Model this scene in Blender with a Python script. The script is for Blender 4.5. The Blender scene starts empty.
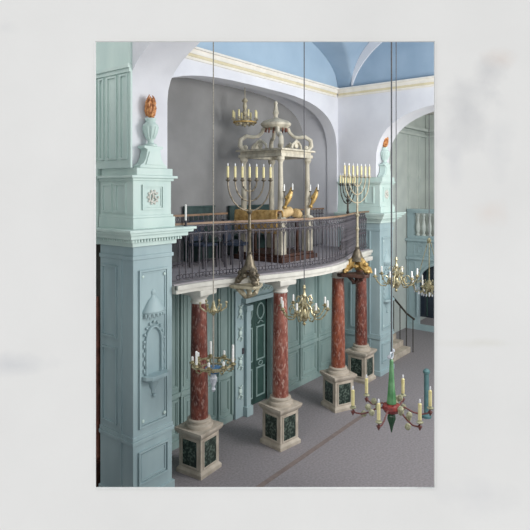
import bpy, math, random
from math import sin, cos, pi, radians, sqrt, atan2
random.seed(7)
S = bpy.context.scene
COL = S.collection
VS = S.view_settings
VS.view_transform = 'Standard'
VS.look = 'None'
VS.gamma = 1.0
VS.use_curve_mapping = False
VS.exposure = 0.0

# ---------------------------------------------------------------- mesh builder
class MB:
    def __init__(s):
        s.v = []; s.f = []
    def quad(s, a, b, c, d):
        n = len(s.v); s.v += [a, b, c, d]; s.f.append((n, n+1, n+2, n+3)); return s
    def box(s, c, d, rz=0.0, taper=1.0):
        n = len(s.v); hx, hy, hz = d[0]/2, d[1]/2, d[2]/2
        for z, k in ((-hz, 1.0), (hz, taper)):
            for x, y in ((-hx, -hy), (hx, -hy), (hx, hy), (-hx, hy)):
                X, Y = x*k, y*k
                s.v.append((c[0]+X*cos(rz)-Y*sin(rz), c[1]+X*sin(rz)+Y*cos(rz), c[2]+z))
        for q in ((0,3,2,1),(4,5,6,7),(0,1,5,4),(1,2,6,5),(2,3,7,6),(3,0,4,7)):
            s.f.append(tuple(n+i for i in q))
        return s
    def b2(s, lo, hi):
        return s.box([(lo[i]+hi[i])/2 for i in range(3)], [hi[i]-lo[i] for i in range(3)])
    def lathe(s, prof, c=(0,0,0), seg=20, sq=(1,1)):
        n = len(s.v)
        for r, z in prof:
            for k in range(seg):
                a = 2*pi*k/seg
                s.v.append((c[0]+r*cos(a)*sq[0], c[1]+r*sin(a)*sq[1], c[2]+z))
        for i in range(len(prof)-1):
            for k in range(seg):
                k2 = (k+1) % seg
                s.f.append((n+i*seg+k, n+i*seg+k2, n+(i+1)*seg+k2, n+(i+1)*seg+k))
        s.f.append(tuple(n+k for k in range(seg))[::-1])
        m = n+(len(prof)-1)*seg
        s.f.append(tuple(m+k for k in range(seg)))
        return s
    def sq_lathe(s, prof, c=(0,0,0), rz=0.0):
        # stacked square sections (half width, z)
        n = len(s.v)
        for r, z in prof:
            for x, y in ((-r,-r),(r,-r),(r,r),(-r,r)):
                s.v.append((c[0]+x*cos(rz)-y*sin(rz), c[1]+x*sin(rz)+y*cos(rz), c[2]+z))
        for i in range(len(prof)-1):
            for k in range(4):
                k2 = (k+1) % 4
                s.f.append((n+i*4+k, n+i*4+k2, n+(i+1)*4+k2, n+(i+1)*4+k))
        s.f.append((n+3,n+2,n+1,n)); m = n+(len(prof)-1)*4
        s.f.append((m,m+1,m+2,m+3)); return s
    def tube(s, pts, r, seg=6, closed=False):
        n0 = len(s.v); N = len(pts)
        rr = r if isinstance(r, (list, tuple)) else [r]*N
        prev = None
        for i, p in enumerate(pts):
            if closed: a, b = pts[i-1], pts[(i+1) % N]
            else: a, b = pts[max(i-1,0)], pts[min(i+1,N-1)]
            t = [b[j]-a[j] for j in range(3)]; L = sqrt(sum(x*x for x in t)) or 1; t = [x/L for x in t]
            if prev is None:
                up = (0,0,1) if abs(t[2]) < .9 else (1,0,0)
            else: up = prev
            d = sum(up[j]*t[j] for j in range(3))
            u = [up[j]-d*t[j] for j in range(3)]; L = sqrt(sum(x*x for x in u)) or 1; u = [x/L for x in u]
            w = (t[1]*u[2]-t[2]*u[1], t[2]*u[0]-t[0]*u[2], t[0]*u[1]-t[1]*u[0]); prev = u
            for k in range(seg):
                an = 2*pi*k/seg
                s.v.append(tuple(p[j]+rr[i]*(cos(an)*u[j]+sin(an)*w[j]) for j in range(3)))
        M = N if closed else N-1
        for i in range(M):
            i2 = (i+1) % N
            for k in range(seg):
                k2 = (k+1) % seg
                s.f.append((n0+i*seg+k, n0+i*seg+k2, n0+i2*seg+k2, n0+i2*seg+k))
        if not closed:
            s.f.append(tuple(n0+k for k in range(seg))[::-1])
            s.f.append(tuple(n0+(N-1)*seg+k for k in range(seg)))
        return s
    def ball(s, c, r, seg=10, rings=7):
        if not isinstance(r, (list, tuple)): r = (r, r, r)
        prof = [(max(sin(pi*i/rings), .02), -cos(pi*i/rings)) for i in range(rings+1)]
        n = len(s.v); s.lathe(prof, seg=seg)
        for i in range(n, len(s.v)):
            x, y, z = s.v[i]; s.v[i] = (c[0]+x*r[0], c[1]+y*r[1], c[2]+z*r[2])
        return s
    def prism(s, poly, t0, t1, fn=None):
        # poly: 2d outline, extruded t0..t1; fn maps (p, q, t) to xyz (default x, y, z)
        fn = fn or (lambda p, q, t: (p, q, t))
        n = len(s.v); N = len(poly)
        for t in (t0, t1):
            for p, q in poly: s.v.append(fn(p, q, t))
        s.f.append(tuple(range(n, n+N))[::-1]); s.f.append(tuple(range(n+N, n+2*N)))
        for i in range(N):
            j = (i+1) % N
            s.f.append((n+i, n+j, n+N+j, n+N+i))
        return s
    def frame(s, p0, p1, w, t0, t1, fn):
        # rectangular picture-frame moulding, outer p0..p1, bar width w
        (x0, y0), (x1, y1) = p0, p1
        for a, b in (((x0,y0),(x1,y0+w)), ((x0,y1-w),(x1,y1)), ((x0,y0+w),(x0+w,y1-w)), ((x1-w,y0+w),(x1,y1-w))):
            s.prism([(a[0],a[1]),(b[0],a[1]),(b[0],b[1]),(a[0],b[1])], t0, t1, fn)
        return s
    def arch_solid(s, pts, lo, hi, z0, ztop, n0, n1, fn):
        # wall slab with an arched opening; pts = opening outline (p, z) from low side to high side
        top = ztop if callable(ztop) else (lambda p: ztop)
        for t in (n0, n1):
            s.quad(fn(lo,z0,t), fn(pts[0][0],z0,t), fn(pts[0][0],top(pts[0][0]),t), fn(lo,top(lo),t))
            s.quad(fn(pts[-1][0],z0,t), fn(hi,z0,t), fn(hi,top(hi),t), fn(pts[-1][0],top(pts[-1][0]),t))
            for (a, za), (b, zb) in zip(pts, pts[1:]):
                if abs(a-b) > 1e-6: s.quad(fn(a,za,t), fn(b,zb,t), fn(b,top(b),t), fn(a,top(a),t))
        P = [(lo,z0)] + [(pts[0][0], z0)] + list(pts) + [(pts[-1][0], z0)] + [(hi,z0),(hi,top(hi))] + [(p, top(p)) for p, _ in pts[::-1]] + [(lo,top(lo))]
        for (a, za), (b, zb) in zip(P, P[1:]+P[:1]):
            if abs(a-b)+abs(za-zb) > 1e-6: s.quad(fn(a,za,n0), fn(b,zb,n0), fn(b,zb,n1), fn(a,za,n1))
        return s
    def build(s, name, m, parent=None, smooth=30, bevel=0):
        me = bpy.data.meshes.new(name); me.from_pydata(s.v, [], s.f)
        import bmesh
        bm = bmesh.new(); bm.from_mesh(me)
        bmesh.ops.remove_doubles(bm, verts=bm.verts, dist=1e-5)
        bmesh.ops.recalc_face_normals(bm, faces=bm.faces)
        bm.to_mesh(me); bm.free()
        me.materials.append(m)
        if smooth:
            me.polygons.foreach_set('use_smooth', [True]*len(me.polygons))
            me.set_sharp_from_angle(angle=radians(smooth))
        o = bpy.data.objects.new(name, me); COL.objects.link(o)
        if parent: o.parent = parent
        if bevel:
            b = o.modifiers.new('bevel', 'BEVEL'); b.width = bevel; b.segments = 2; b.limit_method = 'ANGLE'
        return o

def fA(p, z, t): return (p, t, z)      # wall running along X, depth Y
def fB(p, z, t): return (t, p, z)      # wall running along Y, depth X
def tag(o, label=None, cat=None, group=None, kind=None):
    if label: o['label'] = label
    if cat: o['category'] = cat
    if group: o['group'] = group
    if kind: o['kind'] = kind
    return o
def empty(name, loc, rz=0.0):
    o = bpy.data.objects.new(name, None); COL.objects.link(o); o.location = loc; o.rotation_euler = (0,0,rz)
    o.empty_display_size = .1
    return o
def copy_tree(o, parent=None):
    c = o.copy(); COL.objects.link(c); c.parent = parent
    for ch in list(o.children): copy_tree(ch, c)
    return c
def inst(src, name, parent, loc=(0,0,0), rz=0.0):
    c = src.copy(); c.name = name; COL.objects.link(c); c.parent = parent; c.location = loc; c.rotation_euler = (0,0,rz)
    return c

# ---------------------------------------------------------------- materials
def lin(c):
    return tuple(((x/255)/12.92 if x/255 <= .04045 else ((x/255+.055)/1.055)**2.4) for x in c) + (1,)
def mat(name, c1, c2=None, scale=6.0, rough=.6, metal=0.0, bump=0.0, bscale=None, stretch=(1,1,1), lo=.35, hi=.65, detail=6, trans=0.0):
    m = bpy.data.materials.new(name); m.use_nodes = True
    nt = m.node_tree; N = nt.nodes; L = nt.links
    b = N['Principled BSDF']
    b.inputs['Roughness'].default_value = rough; b.inputs['Metallic'].default_value = metal
    if trans: b.inputs['Transmission Weight'].default_value = trans
    tc = N.new('ShaderNodeTexCoord'); mp = N.new('ShaderNodeMapping'); mp.inputs['Scale'].default_value = stretch
    L.new(tc.outputs['Object'], mp.inputs['Vector'])
    nz = N.new('ShaderNodeTexNoise'); nz.inputs['Scale'].default_value = scale; nz.inputs['Detail'].default_value = detail
    L.new(mp.outputs[0], nz.inputs['Vector'])
    r = N.new('ShaderNodeValToRGB'); r.color_ramp.elements[0].position = lo; r.color_ramp.elements[1].position = hi
    r.color_ramp.elements[0].color = lin(c1); r.color_ramp.elements[1].color = lin(c2 or c1)
    L.new(nz.outputs[0], r.inputs[0]); L.new(r.outputs[0], b.inputs['Base Color'])
    if bump:
        bn = N.new('ShaderNodeTexNoise'); bn.inputs['Scale'].default_value = bscale or scale*4; bn.inputs['Detail'].default_value = 5
        L.new(mp.outputs[0], bn.inputs['Vector'])
        bp = N.new('ShaderNodeBump'); bp.inputs['Strength'].default_value = bump; bp.inputs['Distance'].default_value = .02
        L.new(bn.outputs[0], bp.inputs['Height']); L.new(bp.outputs[0], b.inputs['Normal'])
    m['ramp'] = r.name
    return m
def ramp_of(m): return m.node_tree.nodes[m['ramp']].color_ramp

MINT   = mat('mint_paint', (190,211,206), (203,221,215), 3, .55, bump=.05, stretch=(1,1,.3))
TEAL   = mat('blue_green_tone', (152,174,179), (168,189,192), 2.5, .5, bump=.05, stretch=(1,1,.3))  # bluer and darker than the mint of the upper pier
PANEL  = mat('grey_green_paint', (138,162,160), (156,178,174), 3, .5, bump=.05, stretch=(1,1,.3))
PALEG  = mat('pale_grey_green_paint', (190,199,195), (202,210,205), 2, .55)
DKGRN  = mat('dark_green_paint', (44,70,66), (58,86,80), 4, .45)
WHITE  = mat('white_plaster', (212,213,219), (222,223,228), 1.5, .85, bump=.08, bscale=30)
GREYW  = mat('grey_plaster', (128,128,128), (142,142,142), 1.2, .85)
BLUE   = mat('blue_ceiling_paint', (140,163,184), (156,177,196), 1.2, .85)
BLUE2  = mat('pale_blue_paint', (158,181,200), (170,192,209), 1.0, .85)
CREAM  = mat('cream_moulding', (220,216,206), (230,226,218), 5, .7)
OCHRE  = mat('ochre_line', (206,196,164), (216,206,176), 5, .7)
STONE  = mat('limestone', (164,154,140), (194,184,170), 5, .75, bump=.15)
FASCIA = mat('stone_fascia', (196,194,186), (212,210,202), 5, .7)
GREENM = mat('green_marble', (24,40,34), (120,136,124), 22, .3, lo=.48, hi=.75, detail=9)
IRON   = mat('wrought_iron', (66,64,70), (92,88,94), 20, .5, metal=.3)
WOOD   = mat('tan_wood', (116,92,72), (146,118,94), 8, .5, stretch=(.3,1,1))
DKWOOD = mat('dark_wood', (60,38,30), (86,56,44), 8, .5)
BRONZE = mat('bronze', (92,84,72), (134,124,106), 14, .45, metal=.6)
DKBRZ  = mat('dark_bronze', (56,52,48), (82,78,70), 14, .45, metal=.5)
GILT   = mat('gilding', (160,126,66), (208,178,116), 16, .5, metal=.35)
BRASS  = mat('brass', (132,120,84), (200,192,160), 22, .3, metal=.6)
PALEGO = mat('worn_gilt', (150,140,116), (190,182,158), 10, .55, metal=.15)
CANOPY = mat('weathered_painted_wood', (168,162,146), (212,205,186), 7, .6, bump=.15, stretch=(1,1,.5))
IVORY  = mat('ivory_wax', (214,200,140), (232,222,170), 10, .45)
WAX    = mat('white_wax', (226,226,222), (238,238,236), 10, .4)
BULB   = mat('white_glass_bulb', (225,226,230), (240,240,242), 10, .15)
FLAME  = mat('orange_carved_flame', (156,92,46), (214,150,92), 22, .5, lo=.4, hi=.6)
CLOTH  = mat('gold_brocade', (168,128,70), (212,176,114), 14, .7, bump=.2)
CUSH   = mat('tan_leather', (186,156,106), (212,186,140), 8, .6)
BENCH  = mat('bench_green', (36,58,58), (52,76,74), 6, .5)
NAVY   = mat('navy_fabric', (34,44,62), (48,58,76), 8, .8)
GGLASS = mat('green_glass', (66,124,76), (112,160,114), 6, .2)
DGLASS = mat('dark_green_glass', (30,62,42), (50,84,60), 6, .2)
RGLASS = mat('red_glass', (104,32,36), (150,70,66), 16, .2)
REDMET = mat('red_enamel', (98,52,52), (124,76,70), 16, .35)
BGLASS = mat('blue_glass', (62,106,150), (92,134,174), 8, .2)
CRYST  = mat('crystal', (170,176,186), (216,220,226), 30, .12)
LEAFG  = mat('pale_leaf_glass', (136,136,108), (186,184,156), 20, .25)
ROPE   = mat('grey_rope', (136,132,124), (170,164,152), 40, .7)
CORD   = mat('dark_cord', (72,72,78), (92,92,96), 20, .6)
BRICK  = mat('red_brown_wood', (96,56,44), (134,84,68), 8, .6)
SHADOWW= mat('shade_toned_plaster', (54,54,50), (70,68,62), 3, .9)  # shade of the recess and door passage put into the wall colour
WINDOWD= mat('dark_window_glass', (28,36,48), (44,52,64), 3, .15)
STRIPE = mat('brown_floor_inlay', (118,106,103), (130,117,113), 10, .7)
FLOORM = mat('mauve_grey_floor', (126,121,124), (148,143,146), 26, .8, bump=.3, bscale=90, detail=14, lo=.3, hi=.7)
BALFLR = mat('balcony_floor', (150,144,150), (172,166,170), 2, .8)
TEALP  = mat('teal_post_paint', (70,106,110), (88,124,126), 6, .5)
PAPER  = mat('white_card_edge', (229,229,227), (233,233,231), 20, .8)

def red_marble(name, a, b, vein):
    m = mat(name, a, b, 9, .3, stretch=(1,1,.45), lo=.38, hi=.62, detail=8)
    nt = m.node_tree; N = nt.nodes; L = nt.links; bs = N['Principled BSDF']
    tc = N.new('ShaderNodeTexCoord'); mp = N.new('ShaderNodeMapping'); mp.inputs['Scale'].default_value = (1,1,.35)
    L.new(tc.outputs['Object'], mp.inputs[0])
    n2 = N.new('ShaderNodeTexNoise'); n2.inputs['Scale'].default_value = 34; n2.inputs['Detail'].default_value = 12; n2.inputs['Distortion'].default_value = .3
    L.new(mp.outputs[0], n2.inputs['Vector'])
    r2 = N.new('ShaderNodeValToRGB'); r2.color_ramp.elements[0].position = .52; r2.color_ramp.elements[1].position = .66
    r2.color_ramp.elements[0].color = (0,0,0,1); r2.color_ramp.elements[1].color = (vein,vein,vein,1)
    L.new(n2.outputs[0], r2.inputs[0])
    mx = N.new('ShaderNodeMix'); mx.data_type = 'RGBA'
    L.new(r2.outputs[0], mx.inputs[0]); L.new(N[m['ramp']].outputs[0], mx.inputs[6]); mx.inputs[7].default_value = lin((198,170,158))
    L.new(mx.outputs[2], bs.inputs['Base Color'])
    return m
REDM1 = red_marble('red_marble', (84,40,34), (128,70,56), .45)
REDM2 = red_marble('veined_red_marble', (112,56,46), (152,94,80), .75)
REDM3 = red_marble('orange_red_marble', (108,52,38), (152,86,62), .45)

def marble_wall():
    m = bpy.data.materials.new('white_marble_plaster'); m.use_nodes = True
    nt = m.node_tree; N = nt.nodes; L = nt.links; b = N['Principled BSDF']; b.inputs['Roughness'].default_value = .8
    tc = N.new('ShaderNodeTexCoord')
    def noise(sc, det, dist=0.0):
        n = N.new('ShaderNodeTexNoise'); n.inputs['Scale'].default_value = sc; n.inputs['Detail'].default_value = det; n.inputs['Distortion'].default_value = dist
        L.new(tc.outputs['Object'], n.inputs['Vector']); return n
    base = N.new('ShaderNodeValToRGB'); base.color_ramp.elements[0].position = .3; base.color_ramp.elements[1].position = .7
    base.color_ramp.elements[0].color = lin((228,227,225)); base.color_ramp.elements[1].color = lin((235,234,232))
    L.new(noise(.7, 6).outputs[0], base.inputs[0])
    col = base.outputs[0]
    # soft grey and rust stains of the stone itself, each a patch with a ragged outline
    for (x, z, rx, rz, c, k) in ((2.2, 5.55, .36, .5, (188,189,192), .75), (2.62, 6.15, .22, .14, (214,196,184), .45), (2.5,6.02,.25,.16,(170,171,176),.5), (2.6, 5.25, .2, .4, (205,206,208), .6), (2.5, 4.45, .25, .16, (226,214,206), .6), (2.1, 5.0, .12,.3,(214,214,216),.6),
                                 (-2.75, 2.75, .5, .14, (196,198,203), .6), (2.4, 3.0, .45, .06, (220,218,210), .7), (2.3, 1.3, .6, .25, (212,212,214), .5), (-2.9, 6.5, .2, .12, (212,212,214), .5)):
        mp = N.new('ShaderNodeMapping'); mp.vector_type = 'POINT'
        mp.inputs['Location'].default_value = (-x/rx, 0, -z/rz); mp.inputs['Scale'].default_value = (1/rx, 0, 1/rz)
        wob = N.new('ShaderNodeTexNoise'); wob.inputs['Scale'].default_value = 2.2; wob.inputs['Detail'].default_value = 8
        L.new(tc.outputs['Object'], wob.inputs['Vector'])
        L.new(tc.outputs['Object'], mp.inputs['Vector'])
        ln = N.new('ShaderNodeVectorMath'); ln.operation = 'LENGTH'; L.new(mp.outputs[0], ln.inputs[0])
        ad = N.new('ShaderNodeMath'); ad.operation = 'MULTIPLY_ADD'; L.new(wob.outputs[0], ad.inputs[0]); ad.inputs[1].default_value = 2.4; L.new(ln.outputs['Value'], ad.inputs[2])
        mr = N.new('ShaderNodeMapRange'); L.new(ad.outputs[0], mr.inputs[0]); mr.inputs[1].default_value = 2.2; mr.inputs[2].default_value = 1.1; mr.inputs[3].default_value = 0; mr.inputs[4].default_value = k*.8
        mx = N.new('ShaderNodeMix'); mx.data_type = 'RGBA'; L.new(mr.outputs[0], mx.inputs[0]); L.new(col, mx.inputs[6]); mx.inputs[7].default_value = lin(c)
        col = mx.outputs[2]
    L.new(col, b.inputs['Base Color'])
    bp = N.new('ShaderNodeBump'); bp.inputs['Strength'].default_value = .12; bp.inputs['Distance'].default_value = .03
    L.new(noise(9, 7).outputs[0], bp.inputs['Height']); L.new(bp.outputs[0], b.inputs['Normal'])
    return m
MARBLE = marble_wall()

# ---------------------------------------------------------------- dimensions (metres; X along the nave, Y towards the tribune)
CAMZ = 4.7
YAW = atan2(.618, .786)
PA0, PA1 = 5.05, 5.81        # near pier
FA0, FA1 = 12.5, 13.26       # far pier
YP1, YP2 = 6.44, 6.14        # pier front faces
YW = 7.36                    # nave wall
YB = 8.4                     # back of the tribune alcove
MID, HALF = 9.15, 3.35
ZC = 7.31                    # cornice
def edge(a):
    t = min(abs(a-MID)/HALF, 1); return 5.6+.76*(1-cos(pi*t))/2

def st(o): o['kind'] = 'structure'; return o

# ---------------------------------------------------------------- plaster under the postcard, added as an upright wall with card-sized opening
D = 6.0
wf = MB()
x0, x1, z0, z1 = -1.878, 1.878, 1.4, 6.344
W, ZB, ZT, T = 4.2, 0.0, 7.6, .12
sp = .16                       # the reveal splays open towards the room
def ring(xa, xb, za, zb, y): return [(xa,y,za),(xb,y,za),(xb,y,zb),(xa,y,zb)]
O = ring(-W, W, ZB, ZT, 0); I = ring(x0, x1, z0, z1, 0)
O2 = ring(-W, W, ZB, ZT, T); I2 = ring(x0-sp, x1+sp, z0-sp, z1+sp, T)
for k in range(4):
    j = (k+1) % 4
    wf.quad(O[k], O[j], I[j], I[k]); wf.quad(O2[k], O2[j], I2[j], I2[k]); wf.quad(I[k], I[j], I2[j], I2[k]); wf.quad(O[k], O[j], O2[j], O2[k])
card_surround = st(wf.build('card_surround', MARBLE, None, 0))
card_surround.location = (D*cos(YAW), D*sin(YAW), 0); card_surround.rotation_euler = (0, 0, YAW-pi/2)
tr = MB(); w = .008
J = ring(x0, x1, z0, z1, -.03); K = ring(x0-w, x1+w, z0-w, z1+w, -.03); J0 = ring(x0, x1, z0, z1, 0.0); K0 = ring(x0-w, x1+w, z0-w, z1+w, 0.0)
for k in range(4):
    j = (k+1) % 4
    tr.quad(J[k], J[j], K[j], K[k]); tr.quad(K[k], K[j], K0[j], K0[k]); tr.quad(J[k], J[j], J0[j], J0[k]); tr.quad(J0[k], J0[j], K0[j], K0[k])
t1 = st(tr.build('trim_1', PAPER, None, 0)); t1.location = card_surround.location; t1.rotation_euler = card_surround.rotation_euler

# ---------------------------------------------------------------- floor
def clipped(poly, dmin):
    out = []
    dist = lambda p: p[0]*cos(YAW)+p[1]*sin(YAW)-dmin
    for p, q in zip(poly, poly[1:]+poly[:1]):
        a, b = dist(p), dist(q)
        if a >= 0: out.append(p)
        if a*b < 0:
            t = a/(a-b); out.append((p[0]+t*(q[0]-p[0]), p[1]+t*(q[1]-p[1])))
    return out
fl = MB().prism(clipped([(1.5,-1.0),(22,-1.0),(22,10),(1.5,10)], 6.15), -.1, 0)
st(fl.build('floor', FLOORM, None, 0))
st(MB().b2((6.2, 5.31, 0.0), (10.1, 5.40, .006)).build('trim_2', STRIPE, None, 0))

# ---------------------------------------------------------------- nave wall, upper part, with the tribune alcove
def superarch(c, rx, zs, rise, n, zb, k=28):
    P = [(c-rx, zb)]
    for i in range(k+1):
        t = pi - pi*i/k
        P.append((c+rx*math.copysign(abs(cos(t))**(2/n), cos(t)), zs+rise*abs(sin(t))**(2/n)))
    P.append((c+rx, zb)); return P
h1 = lambda a: 7.38+1.25*sqrt(max(0, 1-((a-MID)/HALF)**2))
CB, HB, RB = 3.7, 3.24, 2.0
h2 = lambda b: 7.38+RB*sqrt(max(0, 1-((b-CB)/HB)**2))
op = superarch(MID, 3.3, 5.45, 1.5, 3.3, 3.2)
wb = MB().arch_solid(op, 5.835, 12.9, 3.2, ZC, YW, YW+.3, fA)
st(wb.build('wall_back', WHITE, None, 35))
# alcove: soffit slightly higher, reveals and the grey back wall
op2 = superarch(MID, 3.33, 5.5, 1.6, 3.3, 3.2)
al = MB().arch_solid(op2, 5.8, 12.9, 3.2, 7.4, YW+.3, YB, fA)
st(al.build('wall_alcove', WHITE, None, 35))
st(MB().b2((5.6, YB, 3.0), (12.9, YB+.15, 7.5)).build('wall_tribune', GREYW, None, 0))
# lunette above the cornice
lu = MB(); A = [5.81+(12.5-5.81)*i/40 for i in range(41)]
lu.prism([(5.7,ZC+.1)]+[(a, h1(a)+.06) for a in A]+[(12.7, ZC+.1), (12.7, ZC), (5.7, ZC)], YW, YW+.1, fA)
st(lu.build('wall_back_lunette', BLUE2, None, 0))

# ---------------------------------------------------------------- near and far transverse arches
cur1 = [(6.55,5.03),(6.55,6.1),(6.53,6.28),(6.47,6.44),(6.4,6.53),(6.31,6.62),(6.2,6.71),(6.06,6.8),(5.82,6.93),(5.5,7.05),(5.0,7.17),(4.4,7.22)]
w1 = MB()
loop = [(p, z) for p, z in cur1] + [(4.4, 8.6), (7.36, 8.6), (7.36, 5.03)]
w1.prism(loop, PA0, PA1, fB)
st(w1.build('wall_left', WHITE, None, 35))
cur2 = superarch(3.9, 2.35, 5.4, 1.36, 2.5, 5.03)
w2 = MB().arch_solid(cur2, 0.2, 7.36, 5.03, ZC, FA0, FA1, fB)
st(w2.build('wall_right', WHITE, None, 35))
B = [0.2+(7.36-.2)*i/48 for i in range(49)]
l2 = MB().prism([(b, h2(b)+.06) for b in B]+[(7.36, ZC), (.2, ZC)], FA0, FA0+.1, fB)
st(l2.build('wall_right_lunette', BLUE, None, 0))
# white tapering arch band on the far lunette
bd = MB(); outer = []; inner = []
for i in range(41):
    th = .02+1.5*i/40
    wd = min(.42, .015+.56*th)
    outer.append((CB+HB*cos(th), 7.38+RB*sin(th)))
    inner.append((CB+(HB-wd)*cos(th), 7.38+(RB-wd*.5)*sin(th)))
bd.prism(outer+inner[::-1], FA0-.04, FA0, fB)
st(bd.build('trim_3', WHITE, None, 0))
# groin vault
va = MB(); na, nb = 60, 120
aa = [5.78+(12.54-5.78)*(0.5-.5*cos(pi*i/na)) for i in range(na+1)]
bb = [.05+(7.4-.05)*i/nb for i in range(nb+1)]
for i in range(na):
    for j in range(nb):
        cs = [(aa[i],bb[j]),(aa[i+1],bb[j]),(aa[i+1],bb[j+1]),(aa[i],bb[j+1])]
        if min(a*cos(YAW)+b*sin(YAW) for a, b in cs) < 6.3: continue
        va.quad(*[(a, b, max(h1(a), h2(b))+.01) for a, b in cs])
cv = va.build('ceiling', BLUE, None, 45); st(cv)
so = cv.modifiers.new('thickness', 'SOLIDIFY'); so.thickness = .08; so.offset = 1

# cornice under the vault
def cornice_x(name, a0, a1):
    m = MB()
    m.b2((a0, YW-.07, ZC-.06), (a1, YW, ZC+.07)); m.b2((a0, YW-.12, ZC+.03), (a1, YW, ZC+.07)); m.b2((a0, YW-.03, ZC-.16), (a1, YW, ZC-.11))
    o = st(m.build(name, CREAM, None, 0))
    st(MB().b2((a0, YW-.05, ZC-.11), (a1, YW, ZC-.06)).build(name, OCHRE, o, 0))
cornice_x('trim_4', PA1+.01, FA0-.13)
m = MB(); m.b2((FA0-.07, .3, ZC-.06), (FA0, YW-.01, ZC+.07)); m.b2((FA0-.12, .3, ZC+.03), (FA0, YW-.01, ZC+.07)); m.b2((FA0-.03, .3, ZC-.16), (FA0, YW-.01, ZC-.11))
o5 = st(m.build('trim_5', CREAM, None, 0))
st(MB().b2((FA0-.05, .3, ZC-.11), (FA0, YW-.04, ZC-.06)).build('trim_5', OCHRE, o5, 0))

# ---------------------------------------------------------------- panelled wall under the tribune, with the doorway
DO0, DO1, DZ = 8.72, 9.58, 2.35
lw = MB().arch_solid([(DO0,0),(DO0,DZ),(DO1,DZ),(DO1,0)], 5.83, 12.7, 0, 3.04, YW, YW+.12, fA)
wl = st(lw.build('wall_lower', PANEL, None, 0))
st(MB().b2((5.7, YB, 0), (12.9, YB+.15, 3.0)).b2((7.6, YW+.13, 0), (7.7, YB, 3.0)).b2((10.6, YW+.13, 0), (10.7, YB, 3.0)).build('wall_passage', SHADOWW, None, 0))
pm = MB()
def panel(mb, a0, a1, za, zb, y, fn, w=.035, out=.03):
    s = 1 if fn is fA else 1
    mb.frame((a0, za), (a1, zb), w, y-out, y, fn)
    mb.frame((a0+w, za+w), (a1-w, zb-w), w*.6, y-out*.5, y, fn)
    mb.prism([(a0+.11,za+.11),(a1-.11,za+.11),(a1-.11,zb-.11),(a0+.11,zb-.11)], y-out*.45, y, fn) if a1-a0 > .3 and zb-za > .3 else None
for a0, a1 in ((5.88,6.3),(6.42,6.78),(6.9,7.3),(7.42,7.78),(7.9,8.18),(10.08,10.62),(10.78,11.42),(11.58,12.36)):
    panel(pm, a0, a1, 1.08, 2.86, YW, fA); panel(pm, a0, a1, .22, .88, YW, fA)
st(pm.build('panel_moulding', PANEL, wl, 0))
pr = MB()
for a in (5.84, 6.36, 6.84, 7.36, 7.84, 8.24, 10.02, 10.7, 11.5, 12.43):
    pr.b2((a-.02, YW-.05, .12), (a+.02, YW, 3.0))
pr.b2((5.84, YW-.04, .92), (8.26, YW, 1.0)); pr.b2((10.0, YW-.04, .92), (12.45, YW, 1.0))
st(pr.build('pilaster_strip', PANEL, wl, 0))
st(MB().b2((5.84, YW-.03, 0), (8.26, YW, .14)).b2((10.0, YW-.03, 0), (12.45, YW, .14)).build('baseboard_back', PANEL, None, 0))

# door surround and door
sr = MB()
for s_, a in ((-1, DO0), (1, DO1)):
    c = a+s_*.08
    sr.b2((c-.07, YW-.14, 0), (c+.07, YW-.005, 2.28)); sr.b2((c-.1, YW-.18, 0), (c+.1, YW-.005, .2)); sr.b2((c-.1, YW-.18, 2.18), (c+.1, YW-.005, 2.3))
    c2 = a+s_*.29
    sr.b2((c2-.13, YW-.07, 0), (c2+.13, YW-.005, 2.62))
sr.b2((DO0-.24, YW-.2, 2.36), (DO1+.24, YW-.005, 2.46))
sr.b2((DO0-.2, YW-.12, 2.46), (DO1+.2, YW-.005, 2.86)); sr.b2((DO0-.3, YW-.2, 2.86), (DO1+.3, YW-.005, 2.95))
d1 = st(sr.build('door_1', TEAL, None, 0, bevel=.008))
ca = MB()
for s_, a in ((-1, DO0), (1, DO1)):
    c2 = a+s_*.29
    for z in (.55, 1.15, 1.75, 2.2):
        ca.ball((c2, YW-.09, z), (.05, .03, .06)); ca.tube([(c2-.07, YW-.09, z-.12), (c2-.02, YW-.1, z-.06), (c2+.05, YW-.1, z-.1), (c2+.03, YW-.09, z-.17)], .015)
        ca.tube([(c2+.06, YW-.09, z+.12), (c2, YW-.1, z+.07), (c2-.05, YW-.1, z+.12)], .013)
for k in range(7):
    a = DO0+.06+k*(DO1-DO0-.12)/6
    ca.ball((a, YW-.13, 2.62+.08*sin(pi*k/6)), (.06, .03, .05)); ca.tube([(a-.06, YW-.13, 2.55), (a, YW-.145, 2.6), (a+.05, YW-.13, 2.54)], .014)
st(ca.build('carving', MINT, d1))
st(MB().b2((DO0-.22, YW-.09, 1.3), (DO0-.17, YW-.07, 1.42)).build('lock_plate', IRON, d1, 0))
# two dark leaves, standing ajar into the room behind
def leaf(x0, x1, name):
    m = MB().b2((x0, YW+.14, .01), (x1, YW+.18, 2.34))
    lf = st(m.build('door_leaf', DKGRN, d1, 0))
    q = MB(); w = x1-x0
    q.frame((x0+.06, .15), (x1-.06, .8), .03, YW+.125, YW+.14, fA); q.frame((x0+.06, .95), (x1-.06, 1.7), .03, YW+.125, YW+.14, fA)
    cx = (x0+x1)/2
    q.tube([(cx+.12*cos(t), YW+.13, 2.02+.17*sin(t)) for t in [2*pi*i/20 for i in range(20)]], .018, closed=True)
    q.tube([(cx+.07*cos(t*1.0), YW+.13, .87+.05*sin(t)) for t in [2*pi*i/12 for i in range(12)]], .012, closed=True)
    q.tube([(cx-.1, YW+.13, 1.76), (cx-.02, YW+.12, 1.82), (cx+.08, YW+.12, 1.77)], .014)
    st(q.build('leaf_moulding', PANEL, lf, 30))
leaf(DO0+.01, MID-.005, 'l'); leaf(MID+.005, DO1-.01, 'r')

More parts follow.
